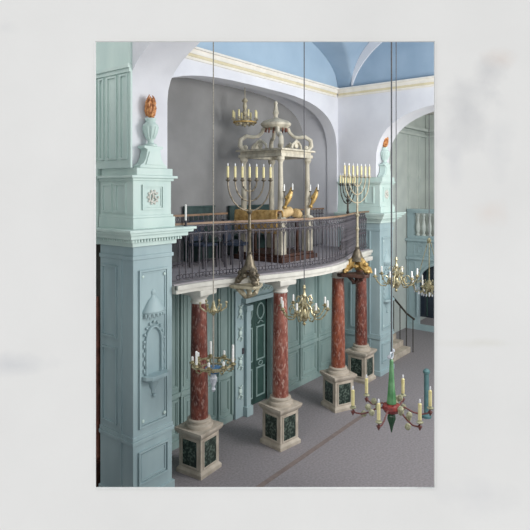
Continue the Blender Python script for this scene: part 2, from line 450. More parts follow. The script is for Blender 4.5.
# ---------------------------------------------------------------- balcony
bal = empty('balcony', (MID, 7.0, 3.05))
tag(bal, 'pale stone balcony floor bowing out over the four red columns', 'balcony')
E = [5.83+(12.47-5.83)*i/60 for i in range(61)]
off = lambda k: [(a-MID, edge(a)+k-7.0) for a in E]
sl = MB().prism(off(0)+[(12.47-MID, YB-.01-7), (5.83-MID, YB-.01-7)], .0, .13)
sl.build('slab', FASCIA, bal, 35)
MB().prism(off(.05)+[(12.47-MID, YB-.01-7), (5.83-MID, YB-.01-7)], .13, .15).build('floor_paving', BALFLR, bal, 0)
def sweep(k, z, w, h):
    # a bar of rectangular section following the balcony edge
    m = MB(); n = len(E)
    secs = []
    for a in E:
        y = edge(a)+k-7.0
        secs.append([(a-MID, y-w/2, z-h/2), (a-MID, y+w/2, z-h/2), (a-MID, y+w/2, z+h/2), (a-MID, y-w/2, z+h/2)])
    for p, q in zip(secs, secs[1:]):
        for i in range(4):
            j = (i+1) % 4; m.quad(p[i], p[j], q[j], q[i])
    m.quad(*secs[0]); m.quad(*secs[-1]); return m
fa = sweep(.0, .10, .07, .07)
fa.build('fascia_moulding', FASCIA, bal, 35)

# railing on the balcony edge
RZ = 3.2
ra = empty('balcony_railing', (MID, 7.0, RZ))
tag(ra, 'curved wrought iron railing with tan wood handrail along the balcony front', 'railing')
sweep(.09, .95, .055, .035).build('handrail', WOOD, ra, 35)
sweep(.09, .045, .02, .012).build('bottom_rail', IRON, ra, 35)
sweep(.09, .915, .022, .012).build('top_rail', IRON, ra, 35)
sweep(.09, .79, .016, .012).build('middle_rail', IRON, ra, 35)
def circ(cx, cz, r, k=12, t0=0, t1=2*pi, closed=True):
    n = k if closed else k+1
    return [(cx+r*cos(t0+(t1-t0)*i/k), 0, cz+r*sin(t0+(t1-t0)*i/k)) for i in range(n)]
bar = MB(); bar.tube([(0,0,.05),(0,0,.79)], .0105, 6)
bar.tube(circ(-.035,.1,.035, 8), .008, 4, True); bar.tube(circ(.035,.1,.035, 8), .008, 4, True)
bar.ball((0,0,.17), .016, 6, 5); bar.ball((0,0,.72), .014, 6, 5)
bar.tube(circ(0,.852,.055, 12), .009, 4, True); bar.tube(circ(.06,.87,.035,10,pi*.2,pi*1.6,False), .008, 4); bar.tube([(-.06,0,.8),(-.02,0,.72),(0,0,.6)], .008, 4); bar.tube([(.06,0,.8),(.02,0,.72),(0,0,.6)], .008, 4)
bar.tube(circ(-.045,.74,.04,8,-.3,pi*1.1,False), .006, 4); bar.tube(circ(.045,.74,.04,8,-.1,pi*1.3,False), .006, 4)
NB = 50
pos = []
L = 0; pts = [(5.9+(12.4-5.9)*i/600) for i in range(601)]
cum = [0]
for a, b in zip(pts, pts[1:]): cum.append(cum[-1]+sqrt((b-a)**2+(edge(b)-edge(a))**2))
j = 0
for k in range(NB):
    t = cum[-1]*(k+.5)/NB
    while cum[j] < t: j += 1
    pos.append(pts[j])
proto = None
for k, a in enumerate(pos):
    sl_ = atan2(edge(a+.01)-edge(a-.01), .02)
    if proto is None:
        proto = bar.build('baluster', IRON, ra); o = proto
    else:
        o = proto.copy(); COL.objects.link(o)
    o.parent = ra; o.location = (a-MID, edge(a)+.09-7.0, 0); o.rotation_euler = (0,0,sl_)
# ornate scroll panels towards the far end
sc = MB()
sc.tube([(.045*sin(6*t)*(1-.2*t), 0, .12+.6*t) for t in [i/24 for i in range(25)]], .008, 4)
sc.tube(circ(0,.3,.05,12), .007, 4, True); sc.tube(circ(0,.55,.05,12), .007, 4, True); sc.tube(circ(0,.42,.032,10), .007, 4, True)
pr0 = None
for a, b in zip(pos[31:-1], pos[32:]):
    x = (a+b)/2; sl_ = atan2(edge(x+.01)-edge(x-.01), .02)
    if pr0 is None: pr0 = sc.build('scroll', IRON, ra); o = pr0
    else: o = pr0.copy(); COL.objects.link(o)
    o.parent = ra; o.location = (x-MID, edge(x)+.09-7.0, 0); o.rotation_euler = (0,0,sl_)

# rear railing before the grey wall
rr = empty('rear_railing', (7.3, 7.8, RZ))
tag(rr, 'straight iron railing with brown handrail before the grey alcove wall left of the canopy', 'railing', 'rear railings')
MB().b2((-1.3,-.025,.98), (1.3,.025,1.02)).build('handrail', WOOD, rr, 0)
MB().b2((-1.3,-.01,.86), (1.3,.01,.875)).b2((-1.3,-.01,.04),(1.3,.01,.06)).build('rail_bar', IRON, rr, 0)
pr1 = None
for k in range(18):
    if pr1 is None:
        q = MB().tube([(0,0,.0),(0,0,.98)], .009, 5); q.tube(circ(0,.92,.05,10), .007, 4, True); q.tube(circ(.06,.75,.05,10,0,5,False), .007, 4)
        pr1 = q.build('baluster', IRON, rr); o = pr1
    else: o = pr1.copy(); COL.objects.link(o)
    o.parent = rr; o.location = (-1.24+k*.14, 0, 0)
# second rear railing on the far side of the canopy
r3 = copy_tree(rr); r3.location = (11.55, 7.8, RZ); r3['label'] = 'straight iron railing with brown handrail right of the canopy'

# ---------------------------------------------------------------- columns
def column(loc, rz, marble, label):
    c = empty('column', loc, rz); tag(c, label, 'column', 'red marble columns under the balcony')
    pl = MB().sq_lathe([(.27,0),(.27,.06),(.245,.09),(.235,.1),(.235,.62),(.25,.64),(.27,.66),(.29,.7),(.29,.74)])
    p = pl.build('plinth', STONE, c, 0)
    for k in range(4):
        q = MB().b2((-.155,-.239,.15), (.155,-.232,.57)); o = q.build('marble_inlay', GREENM, p, 0); o.rotation_euler = (0,0,k*pi/2)
        g = MB().frame((-.18,.125),(.18,.595),.025,-.247,-.232,fA); o2 = g.build('inlay_frame', STONE, p, 0); o2.rotation_euler = (0,0,k*pi/2)
    MB().lathe([(.23,.74),(.235,.77),(.225,.8),(.19,.81),(.185,.835),(.2,.85),(.195,.87),(.165,.88)], seg=28).build('base', STONE, c)
    pf = [(.152,.88),(.152,.9)]+[(.152-.024*(t**1.6), .9+1.9*t) for t in [i/14 for i in range(15)]]
    MB().lathe(pf, seg=28).build('shaft', marble, c)
    cp = MB().lathe([(.13,2.8),(.145,2.81),(.145,2.83),(.13,2.84),(.13,2.88),(.16,2.92),(.19,2.95)], seg=28); cp.sq_lathe([(.2,2.95),(.21,2.97),(.21,3.05)])
    cp.build('capital', FASCIA, c)
    return c
column((6.47,6.5,0), .08, REDM1, 'dark red marble column beside the tall blue-green pier')
column((8.08,5.99,0), -.14, REDM2, 'pale-veined red marble column just right of the dark doorway')
column((10.2,6.0,0), -.42, REDM3, 'orange-red marble column second from the far right end')
column((12.03,6.42,0), -.02, REDM1, 'speckled brown-red marble column farthest away, beside the far pier')

# ---------------------------------------------------------------- piers
def pier(name, a0, a1, yf, yb, label, side_label=None):
    w = a1-a0
    p = empty(name, ((a0+a1)/2, yf, 0)); tag(p, label, 'pier', 'painted piers either side of the tribune')
    L, R, Bk = -w/2, w/2, yb-yf
    bd = MB(); bd.b2((L, 0, 0), (R, Bk, 4.08)); bd.b2((L-.035, -.035, 0), (R+.03, Bk, .12))
    bd.b2((L-.03, -.03, .92), (R+.02, Bk, .98)); bd.b2((L-.015, -.015, .98), (R+.01, Bk, 1.04))
    bd.b2((L-.02, -.02, 3.66), (R+.02, Bk, 3.72))
    bd.build('shaft', TEAL, p, 0, bevel=.006)
    # entablature
    en = MB()
    en.b2((L-.05,-.05,3.86),(R+.05,Bk,3.93)); en.b2((L-.16,-.16,3.98),(R+.2,Bk,4.04)); en.b2((L-.2,-.2,4.04),(R+.28,Bk,4.08)); en.b2((L-.23,-.23,4.08),(R+.32,Bk,4.12))
    en.build('entablature', MINT, p, 0, bevel=.006)
    dn = MB(); x = L-.1
    while x < R+.12: dn.b2((x,-.11,3.93),(x+.03,0,3.98)); x += .055
    y = -.1
    while y < Bk-.05: dn.b2((L-.11,y,3.93),(L,y+.03,3.98)); y += .055
    dn.build('dentil_row', MINT, p, 0)
    # attic block above
    at = MB(); at.b2((L,0,4.12),(R-.02,Bk,4.9)); at.b2((L-.03,-.04,4.12),(R+.03,Bk,4.28)); at.b2((L-.02,-.02,4.28),(R+.01,Bk,4.32))
    at.b2((L-.03,-.03,4.84),(R+.01,Bk,4.88)); at.b2((L-.07,-.07,4.88),(R+.06,Bk,4.92)); at.b2((L+.02,-.06,4.92),(R-.04,Bk,5.03))
    at.build('attic_block', MINT, p, 0, bevel=.006)
    am = MB(); am.frame((L+.16,4.4),(R-.18,4.78),.03,-.025,0,fA); am.frame((L+.2,4.44),(R-.22,4.74),.015,-.012,0,fA)
    am.build('attic_panel', MINT, p, 0)
    md = MB(); cx = -.01
    md.tube([(cx+.075*cos(t), -.012, 4.59+.075*sin(t)) for t in [.6+5.2*i/18 for i in range(19)]], .016, 6)
    md.tube([(cx+.07, -.015, 4.55), (cx+.03,-.02,4.58), (cx+.01,-.02,4.62)], .014); md.tube([(cx-.03,-.015,4.53),(cx-.01,-.02,4.6),(cx-.02,-.02,4.66)], .013)
    for k in range(10):
        t = 2*pi*k/10; md.ball((cx+.1*cos(t), -.012, 4.59+.1*sin(t)), (.02,.012,.02), 6, 4)
    md.build('medallion', FASCIA, p)
    # front shaft panel with a shell canopy, arched niche frame and a small shelf
    fp = MB(); fp.frame((L+.1,1.14),(R-.1,3.5),.03,-.03,0,fA); fp.frame((L+.14,1.18),(R-.14,3.46),.018,-.015,0,fA)
    fp.frame((L+.09,.3),(R-.09,.8),.03,-.03,0,fA); fp.frame((L+.14,.35),(R-.14,.75),.018,-.015,0,fA)
    fp.build('panel_moulding', TEAL, p, 0)
    ni = MB()
    arc = [(-.15, 1.91)] + [(-.15, 2.4)] + [(-.15*cos(t), 2.4+.22*sin(t)) for t in [pi*i/12 for i in range(1,12)]] + [(.15,2.4),(.15,1.91)]
    ni.tube([(x,-.018,z) for x, z in arc], .022, 6)
    for k in range(9):
        t = pi*k/8; ni.ball((-.19*cos(t), -.018, 2.42+.27*sin(t)), (.026,.02,.026), 6, 4)
    for z in (1.98,2.1,2.23,2.35):
        for s_ in (-1,1): ni.ball((s_*.19,-.016,z), (.02,.016,.04), 6, 4)
    ni.build('niche_frame', TEAL, p)
    sh = MB().lathe([(.2,2.83),(.215,2.86),(.2,2.89),(.17,2.93),(.14,2.98),(.1,3.03),(.05,3.07),(.03,3.1),(.045,3.13),(.04,3.16),(.01,3.19)], seg=20, sq=(1,.55))
    for k in range(9):
        t = pi+pi*k/8; sh.ball((.19*cos(t), .1*sin(t), 2.81), (.025,.02,.035), 6, 4)
    sh.build('shell_canopy', TEAL, p)
    sf = MB().prism([(-.24,0),(.24,0),(.22,-.1),(.14,-.16),(-.14,-.16),(-.22,-.1)], 1.86, 1.91)
    sf.prism([(-.2,0),(.2,0),(.12,-.12),(-.12,-.12)], 1.82, 1.86); sf.lathe([(.0,1.58),(.04,1.61),(.04,1.66),(.075,1.71),(.1,1.82)], seg=14, sq=(1,.6)); sf.ball((0,-.02,1.57),.03,8,5)
    sf.build('shelf_bracket', TEAL, p)
    ro = MB()
    for x in (L+.17, R-.17):
        ro.ball((x,-.018,1.24), (.03,.015,.03), 8, 4); ro.ball((x,-.018,3.4), (.025,.012,.025), 8, 4)
    ro.build('rosette', MINT, p)
    # side face: tall panels
    sp_ = MB()
    y1 = min(Bk-.06, .84)
    for za, zb in ((1.14,2.3),(2.45,3.55)):
        sp_.frame((.1+.28,za),(y1,zb),.03,L-.03,L,fB)
    sp_.b2((L-.02,.26,.12),(L,.3,3.66))
    sp_.build('side_moulding', TEAL, p, 0)
    su = MB(); su.frame((.16,4.36),(.42,4.8),.03,L-.02,L,fB); su.frame((.5,4.36),(y1,4.8),.03,L-.02,L,fB)
    su.build('attic_side_moulding', MINT, p, 0)
    return p
pier('pier', PA0, PA1, YP1, 7.25, 'tall blue-green panelled pier with shell niche at the near left')
pier('pier', FA0, FA1, YP2, 7.35, 'distant blue-green pier with shell niche beside the far archway')

# panelled upper side of the near pier (above the entablature) and the dark recess behind it
up = MB().b2((PA0-.03, YP1+.02, 5.03), (PA0, 9.2, 8.6)); up.b2((PA0-.03, 7.27, 3.85), (PA0+.3, 9.2, 5.03))
ug = st(up.build('wall_side', MINT, None, 0))
um = MB()
for b0, b1 in ((6.52,6.7),(6.78,7.02),(7.1,7.22),(7.28,7.55),(7.6,8.0)): um.frame((b0,5.16),(b1,6.42),.025,PA0-.055,PA0-.03,fB)
um.b2((PA0-.08, YP1+.02, 6.5),(PA0-.03,8.2,6.56)); um.b2((PA0-.055, YP1+.02, 6.44),(PA0-.03,8.2,6.5)); um.b2((PA0-.1, 7.27, 4.88),(PA0-.03,8.2,4.92)); um.b2((PA0-.2,7.27,4.02),(PA0-.03,8.2,4.12))
st(um.build('wall_side_moulding', MINT, ug, 0))
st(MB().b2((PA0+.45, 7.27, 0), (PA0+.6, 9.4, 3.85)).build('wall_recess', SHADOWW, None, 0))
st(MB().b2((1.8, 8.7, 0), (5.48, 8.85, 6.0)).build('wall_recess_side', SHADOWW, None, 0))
nw = empty('newel_post', (5.12, 7.42, 0)); tag(nw, 'red-brown turned wooden post in the dark gap left of the pier', 'post')
MB().sq_lathe([(.1,0),(.1,.35),(.12,.38),(.12,.42)]).build('base_block', DKWOOD, nw, 0, bevel=.01)
MB().lathe([(.05,.42),(.08,.47),(.05,.55),(.04,.6),(.055,.9),(.06,1.1),(.045,1.5),(.035,1.9),(.06,2.0),(.04,2.08),(.055,2.5),(.03,2.9),(.02,3.0)], seg=14).build('turned_shaft', BRICK, nw)

# flame urns on the attic blocks
def urn(loc, label):
    u = empty('flame_urn', loc); tag(u, label, 'urn', 'flame urns on the piers')
    pd = MB().prism([(-.26,0),(.26,0),(.255,.04),(.2,.07),(.155,.14),(.13,.24),(.125,.28),(.18,.3),(.18,.335),(-.18,.335),(-.18,.3),(-.125,.28),(-.13,.24),(-.155,.14),(-.2,.07),(-.255,.04)], -.08, .08, fA)
    p = pd.build('pedestal', MINT, u, 0, bevel=.006)
    MB().prism([(-.16,.05),(.16,.05),(.09,.25),(-.09,.25)], -.095, -.08, fA).build('pedestal_panel', MINT, p, 0)
    vs = MB().lathe([(.1,.335),(.1,.36),(.05,.38),(.045,.41),(.06,.45),(.1,.54),(.118,.62),(.112,.66),(.08,.69),(.07,.71),(.085,.74),(.085,.76)], seg=20)
    for k in range(12):
        t = 2*pi*k/12; vs.tube([(.062*cos(t),.062*sin(t),.45),(.102*cos(t),.102*sin(t),.55),(.117*cos(t),.117*sin(t),.63)], .011, 5)
    vs.build('vase', MINT, u)
    fm = MB().ball((0,0,.88), (.075,.065,.12), 14, 9)
    for k in range(16):
        t = 2.4*k; r = .055; z = .84+.14*((k*7) % 16)/16
        fm.tube([(r*cos(t), r*sin(t), z-.06), (r*1.25*cos(t+.3), r*1.25*sin(t+.3), z+.02), (r*.9*cos(t+.6), r*.9*sin(t+.6), z+.1), (r*.5*cos(t+.7), r*.5*sin(t+.7), z+.15)], [.018,.026,.018,.004], 6)
    fm.build('flame', FLAME, u)
urn((5.385, 6.45, 5.03), 'pale green urn with orange carved flame on the near left pier')
urn((12.81, 6.15, 5.03), 'pale green urn with orange carved flame on the distant pier')
# candle on the near pier's cornice
cd = empty('candlestick', (6.03, 6.36, 4.12)); tag(cd, 'white candle in dark holder on the near pier cornice', 'candle')
MB().lathe([(.03,0),(.03,.015),(.015,.03),(.02,.05),(.025,.09)], seg=12).build('holder', IRON, cd)
MB().lathe([(.017,.09),(.017,.34),(.006,.35)], seg=12).build('candle', WAX, cd)

# ---------------------------------------------------------------- menorahs
def menorah(loc, rz, met, base_met, foot_met, label, R=.41, H=1.0, ncand=IVORY, arms=7, F=1.0):
    m = empty('menorah', loc, rz); tag(m, label, 'menorah', 'menorahs along the balcony')
    b = MB()
    for k in range(3):
        t = 2*pi*k/3+.5
        b.tube([(.05*F*cos(t),.05*F*sin(t),.3),(.1*F*cos(t),.1*F*sin(t),.24),(.11*F*cos(t),.11*F*sin(t),.14),(.19*F*cos(t),.19*F*sin(t),.07),(.23*F*cos(t),.23*F*sin(t),.03)], [.05*F,.06*F,.05*F,.045*F,.03], 8)
        b.ball((.2*F*cos(t),.2*F*sin(t),.06), (.06*F,.06*F,.05), 8, 6); b.ball((.13*F*cos(t+1),.13*F*sin(t+1),.16), (.05*F,.05*F,.04), 8, 5)
        b.ball((.17*F*cos(t),.17*F*sin(t),.2), (.04*F,.04*F,.05), 8, 5); b.tube([(.17*F*cos(t),.17*F*sin(t),.17),(.22*F*cos(t+.2),.22*F*sin(t+.2),.12),(.24*F*cos(t+.25),.24*F*sin(t+.25),.02)], .02*F, 6)
    b.build('tripod_foot', foot_met, m)
    MB().lathe([(.06*F,.24),(.13*F,.26),(.11*F,.3),(.085*F,.36),(.06*F,.45),(.04,.52),(.05,.54),(.03,.56)], seg=16).build('base', base_met, m)
    zt = H*1.78
    st_ = MB().lathe([(.028,.56),(.026,.9),(.045,.94),(.026,.98),(.024,1.2),(.05,1.24),(.024,1.28),(.018,zt-.1),(.018,zt)], seg=12); st_.build('stem', met, m)
    k = arms//2
    for s_ in (-1,1):
        for i in range(1, k+1):
            r = R*i/k
            zc = zt
            dep = r*1.25
            pts = [(s_*r*sin(t), 0, zt-dep*cos(t)) for t in [pi/2*j/14 for j in range(15)]]
            a = MB().tube(pts, .0125, 7)
            for t in (.5, 1.0): a.ball((s_*r*sin(t), 0, zt-dep*cos(t)), .02, 6, 5)
            a.build('arm', met, m)
    for i in range(-k, k+1):
        x = R*i/k
        hld = MB().lathe([(.012,0),(.04,.02),(.042,.035),(.02,.04),(.022,.07)], (x,0,zt), 10).build('candle_cup', met, m)
        cn = MB().lathe([(.02,.07),(.02,.25),(.012,.26)], (x,0,zt), 10).build('candle', ncand, hld)
        MB().ball((x,0,zt+.285), (.011,.011,.028), 8, 6).build('flame_bulb', BULB, cn)
    return m
def console(loc, rz, mt, label, k=1.0):
    c = empty('console', loc, rz); tag(c, label, 'bracket', 'brackets carrying menorahs')
    MB().prism([(-.3*k,.1),(.3*k,.1),(.29*k,-.04),(.06,-.3*k),(-.06,-.3*k),(-.29*k,-.04)], -.05*k, 0).build('shelf', mt, c, 0, bevel=.01)
    q = MB()
    for s_ in (-1,0,1):
        q.tube([(s_*.18,.06,-.05),(s_*.17,-.04,-.08),(s_*.12,-.08,-.15),(s_*.06,-.02,-.2),(s_*.03,.04,-.24)], [.03,.045,.045,.035,.02], 8)
        q.ball((s_*.15,-.06,-.1), .045, 8, 6)
    q.build('scroll_carving', mt, c)
console((7.12, edge(7.12)-.12, 3.08), -.35, PALEGO, 'carved grey-gold bracket on the balcony edge carrying the nearer menorah')
menorah((7.12, edge(7.12)-.17, 3.08), YAW-pi/2+.45, BRONZE, BRONZE, BRONZE, 'bronze seven-branched menorah standing nearest, left of the canopy', R=.40, H=.99)
console((10.36, edge(10.36)-.14, 2.92), -.4, DKWOOD, 'dark wood bracket over the third column carrying the gilt menorah', 1.35)
menorah((10.36, edge(10.36)-.2, 2.92), YAW-pi/2+.75, PALEGO, BRONZE, GILT, 'gilt seven-branched menorah with golden lion feet right of the canopy', R=.43, H=1.145, F=1.35)
menorah((11.9, edge(11.9)+.42, RZ), YAW-pi/2+.9, DKBRZ, DKBRZ, DKBRZ, 'dark bronze menorah half hidden behind the gilt one', R=.36, H=.9)

# ---------------------------------------------------------------- canopy over the reading desk
cx, cy, hs = 9.52, 7.18, .5
cn = empty('canopy', (cx, cy, RZ)); tag(cn, 'weathered four-post canopy with scrolled open crown on the balcony', 'canopy')
stp = MB().b2((-.66,-.66,0),(.66,.66,.1)); stp.b2((-.6,-.6,.1),(.6,.6,.16)); stp.build('base_step', DKWOOD, cn, 0, bevel=.01)
for sx in (-1,1):
    for sy in (-1,1):
        q = MB().sq_lathe([(.085,.16),(.085,.8),(.1,.84),(.1,.9),(.06,.94)], (sx*hs,sy*hs,0))
        q.lathe([(.055,.94),(.062,1.1),(.055,1.6),(.045,2.06),(.06,2.1),(.085,2.14),(.085,2.2)], (sx*hs,sy*hs,0), 14)
        q.build('post', CANOPY, cn, 30)
fr = MB()
for (w_, za, zb) in ((.09,2.2,2.27),(.06,2.27,2.33),(.13,2.33,2.37)):
    e = hs+w_
    for s_ in (-1,1):
        fr.b2((-e, s_*hs-w_, za),(e, s_*hs+w_, zb)); fr.b2((s_*hs-w_, -hs+w_, za),(s_*hs+w_, hs-w_, zb))
fr.build('cornice', CANOPY, cn, 0, bevel=.006)
for sx in (-1,1):
    for sy in (-1,1):
        P = [(.5,2.37),(.56,2.47),(.55,2.6),(.46,2.68),(.36,2.66),(.28,2.68),(.22,2.76),(.19,2.86)]
        q = MB().tube([(sx*p,sy*p,z) for p, z in P], [.05,.055,.05,.045,.04,.04,.04,.04], 8)
        q.ball((sx*.48,sy*.48,2.43), .06, 8, 6); q.build('scroll_rib', CANOPY, cn)
for k in range(4):
    q = MB(); q.tube([(-.17,-hs-.05,2.38),(-.15,-hs-.05,2.46),(-.06,-hs-.06,2.53),(.06,-hs-.06,2.53),(.15,-hs-.05,2.46),(.17,-hs-.05,2.38)], .03, 7); q.ball((0,-hs-.05,2.45),(.07,.03,.06)); q.ball((0,-hs-.05,2.56),.03)
    o = q.build('cartouche', CANOPY, cn); o.rotation_euler = (0,0,k*pi/2)
MB().lathe([(.2,2.84),(.27,2.87),(.33,2.92),(.34,2.96),(.29,3.01),(.18,3.05),(.07,3.08),(.045,3.11),(.045,3.15),(.07,3.2),(.045,3.28),(.03,3.38),(.045,3.42),(.02,3.46)], seg=22).build('crown', CANOPY, cn)
tas = MB()
for k in range(14):
    t = 2*pi*k/14; tas.ball((.24*cos(t),.24*sin(t),2.82), (.02,.02,.045), 6, 5)
tas.build('tassel_fringe', BRICK, cn)
# desk under it with gold cloth, cushions, gilt candle arms
dk = empty('reading_desk', (cx, cy, RZ)); tag(dk, 'reading desk inside the canopy under the gold cloth', 'desk')
MB().b2((-.42,-.4,.8),(.4,.4,.85)).build('desk_top', DKWOOD, dk, 0)
for x in (-.33,.33):
    for y in (-.33,.33): MB().b2((x-.03,y-.03,.16),(x+.03,y+.03,.8)).build('leg', DKWOOD, dk, 0)
MB().b2((-.72,-.58,1.02),(-.6,.5,1.06)).b2((-.62,-.34,.6),(-.4,.34,1.04)).build('book_rest', DKWOOD, dk, 0)
def drape(L, front, back, top, wav=.014):
    m = MB(); n = 26; rows = [(-.09,-front),(-.095,-front*.5),(-.09,-.02),(-.06,.012),(.1,.012),(.13,-.02),(.135,-back*.5),(.135,-back)]
    for i in range(n):
        for (ya, za), (yb, zb) in zip(rows, rows[1:]):
            def P(i, y, z):
                x = -L/2+L*i/n; k = min(1, abs(z)/.12)
                return (x, y+wav*k*sin(i*1.1+z*4), z+(.012*sin(i*.9) if z < -.1 else 0))
            m.quad(P(i,ya,za), P(i+1,ya,za), P(i+1,yb,zb), P(i,yb,zb))
    return m
gc = drape(1.14, .46, .12, 0).build('gold_cloth', CLOTH, None, 60); gc.location = (cx-.66, cy-.02, RZ+1.07); gc.rotation_euler = (0,0,-pi/2); gc.modifiers.new('thickness','SOLIDIFY').thickness = .012
tag(gc, 'gold brocade cloth draped over the desk edge left of the front canopy post', 'cloth')
cu = MB().tube([(-.26,0,0),(-.24,0,.0),(-.1,0,.0),(.1,0,.03),(.25,0,.05),(.27,0,.05)], [.02,.085,.1,.1,.09,.02], 12).build('bolster', CUSH, None); cu.location = (cx-.16, cy-.29, RZ+.975); cu.scale = (1.1,1.2,1.2); cu.rotation_euler = (0,0,0)
tag(cu, 'longer tan bolster on the desk just right of the front canopy post', 'bolster', 'bolsters on the desk')
cu = MB().tube([(-.15,0,.03),(-.13,0,.03),(0,0,.01),(.12,0,-.01),(.14,0,-.01)], [.02,.08,.095,.08,.02], 12).build('bolster', CUSH, None); cu.location = (cx+.33, cy-.33, RZ+.965); cu.scale = (.9,1.2,1.2); cu.rotation_euler = (0,0,.2)
tag(cu, 'shorter tan bolster on the desk at the right canopy post', 'bolster', 'bolsters on the desk')
def sconce(loc, label):
    s_ = empty('candle_bracket', loc); tag(s_, label, 'candle bracket', 'candle brackets on the canopy posts')
    w = MB().tube([(0,0,-.2),(.03,-.04,-.1),(.06,-.07,0),(.1,-.08,.1),(.12,-.08,.2)], [.02,.05,.06,.045,.015], 8)
    w.tube([(0,0,-.05),(.07,-.05,.04),(.16,-.06,.12),(.17,-.06,.2)], [.03,.04,.035,.012], 8); w.ball((0,0,-.22),.045)
    w.build('gilt_wing', GILT, s_)
    for x, y, z in ((-.1,-.05,.12),(.1,-.12,.14)):
        a = MB().tube([(0,-.02,-.05),(x*.6,y,-.03),(x,y,.04),(x,y,z-.02)], .01, 6).lathe([(.01,0),(.035,.02),(.02,.03)], (x,y,z-.03), 8).build('arm', BRONZE, s_)
        MB().lathe([(.016,0),(.016,.12),(.004,.14)], (x,y,z), 8).build('candle', WAX, a)
sconce((9.02+.02, 6.68-.1, 4.56), 'gilt winged candle bracket on the front canopy post')
sconce((9.98, 6.68-.12, 4.56), 'gilt winged candle bracket on the right canopy post')

# benches along the grey wall
def bench(loc, w, label, h=1.05):
    b = empty('bench', loc); tag(b, label, 'bench', 'green benches along the alcove wall')
    MB().b2((-w/2,.1,.0),(w/2,.15,h)).b2((-w/2,.08,h),(w/2,.16,h+.04)).build('backrest', BENCH, b, 0, bevel=.006)
    MB().b2((-w/2,-.3,.4),(w/2,.1,.45)).build('seat', BENCH, b, 0)
    for x in (-w/2+.04, w/2-.04): MB().b2((x-.03,-.28,0),(x+.03,.1,.4)).build('leg', BENCH, b, 0)
bench((8.3, 8.2, RZ), .9, 'dark green bench behind the rear railing near the left pier', 1.12)
bench((10.0, 8.2, RZ), 1.5, 'long dark green bench back behind the canopy', 1.1)
for i, (x, y) in enumerate(((7.5, 7.42), (8.0, 7.0), (8.3,7.38))):
    ch = empty('chair', (x, y, RZ), .4*i); tag(ch, ['navy chair behind railing nearest the left pier', 'navy chair behind railing left of the menorah stem', 'navy chair in front of the long green bench'][i], 'chair', 'navy chairs on the balcony')
    MB().b2((-.2,-.2,.42),(.2,.2,.47)).build('seat', NAVY, ch, 0, bevel=.01); MB().b2((-.2,.17,.5),(.2,.2,.9)).build('backrest', NAVY, ch, 0, bevel=.01)
    for lx in (-.18,.18):
        for ly in (-.18,.18): MB().b2((lx-.015,ly-.015,0),(lx+.015,ly+.015,.42 if ly < 0 else .6)).build('leg', IRON, ch, 0)

# ---------------------------------------------------------------- chandeliers
def candle_on(parent, p, h, mt, tip=True, pan=BRASS, r=.017):
    c = MB().lathe([(.008,-.035),(.045,-.012),(.05,0),(.022,.004),(.024,.03)], p, 10).build('drip_pan', pan, parent)
    cm = MB().lathe([(r,.03),(r,h),(r*.5,h+.01)], p, 8)
    c2 = cm.build('candle', mt, parent)
    if tip: MB().ball((p[0],p[1],p[2]+h+.035), (.014,.014,.034), 8, 6).build('candle_bulb', BULB, parent)
def hang(name, loc, ztop, rod_mat, label, rod_from, r=.008):
    e = empty(name, loc); tag(e, label, 'chandelier', 'hanging chandeliers')
    MB().tube([(0,0,rod_from),(0,0,ztop-loc[2])], r, 6).build('hanging_rod', rod_mat, e)
    return e
def vz(a, b): return max(h1(a), h2(b)) if 0 < b < 7.36 else 7
# 1: ring chandelier with tall white candles and blue glass bowl
p = (6.03, 5.75)
c = hang('chandelier', (p[0],p[1],2.0), 6.9 if p[0] < 5.81 else vz(*p), ROPE, 'brass ring chandelier with white candles and blue glass bowl, nearest the left pier', .98, .009)
MB().tube([(.3*cos(t),.3*sin(t),.03) for t in [2*pi*i/28 for i in range(28)]], .016, 6, True).tube([(.2*cos(t),.2*sin(t),-.03) for t in [2*pi*i/24 for i in range(24)]], .014, 6, True).build('ring', BRASS, c)
MB().lathe([(.02,-.12),(.09,-.1),(.12,-.05),(.13,-.03),(.1,-.03)], seg=18).build('glass_bowl', BGLASS, c)
MB().lathe([(.01,-.4),(.035,-.36),(.02,-.32),(.05,-.25),(.06,-.18),(.03,-.12)], seg=12).build('crystal_drop', CRYST, c)
MB().tube([(0,0,-.03),(0,0,.98)], [.014,.014], 6).build('chain', ROPE, c)
cr = MB()
for k in range(6):
    t = 2*pi*k/6+.3; cr.tube([(.02*cos(t),.02*sin(t),.86),(.12*cos(t),.12*sin(t),.84),(.2*cos(t),.2*sin(t),.9),(.2*cos(t),.2*sin(t),.96)], .013, 6); cr.ball((.2*cos(t),.2*sin(t),.97),.022,6,5)
cr.lathe([(.02,.78),(.06,.84),(.03,.92),(.015,1.0)], seg=10); cr.build('crown', BRASS, c)
for k in range(9):
    t = 2*pi*k/9+.2
    a = MB().tube([(.2*cos(t),.2*sin(t),-.03),(.26*cos(t),.26*sin(t),-.06),(.32*cos(t),.32*sin(t),-.02),(.32*cos(t),.32*sin(t),.05)], .012, 6); a.ball((.26*cos(t+.2),.26*sin(t+.2),.0),.03,6,5)
    a = a.build('arm', BRASS, c)
    candle_on(a, (.32*cos(t),.32*sin(t),.06), .22 if k % 3 == 1 or k == 8 else .08, WAX, False, BRASS, .019)

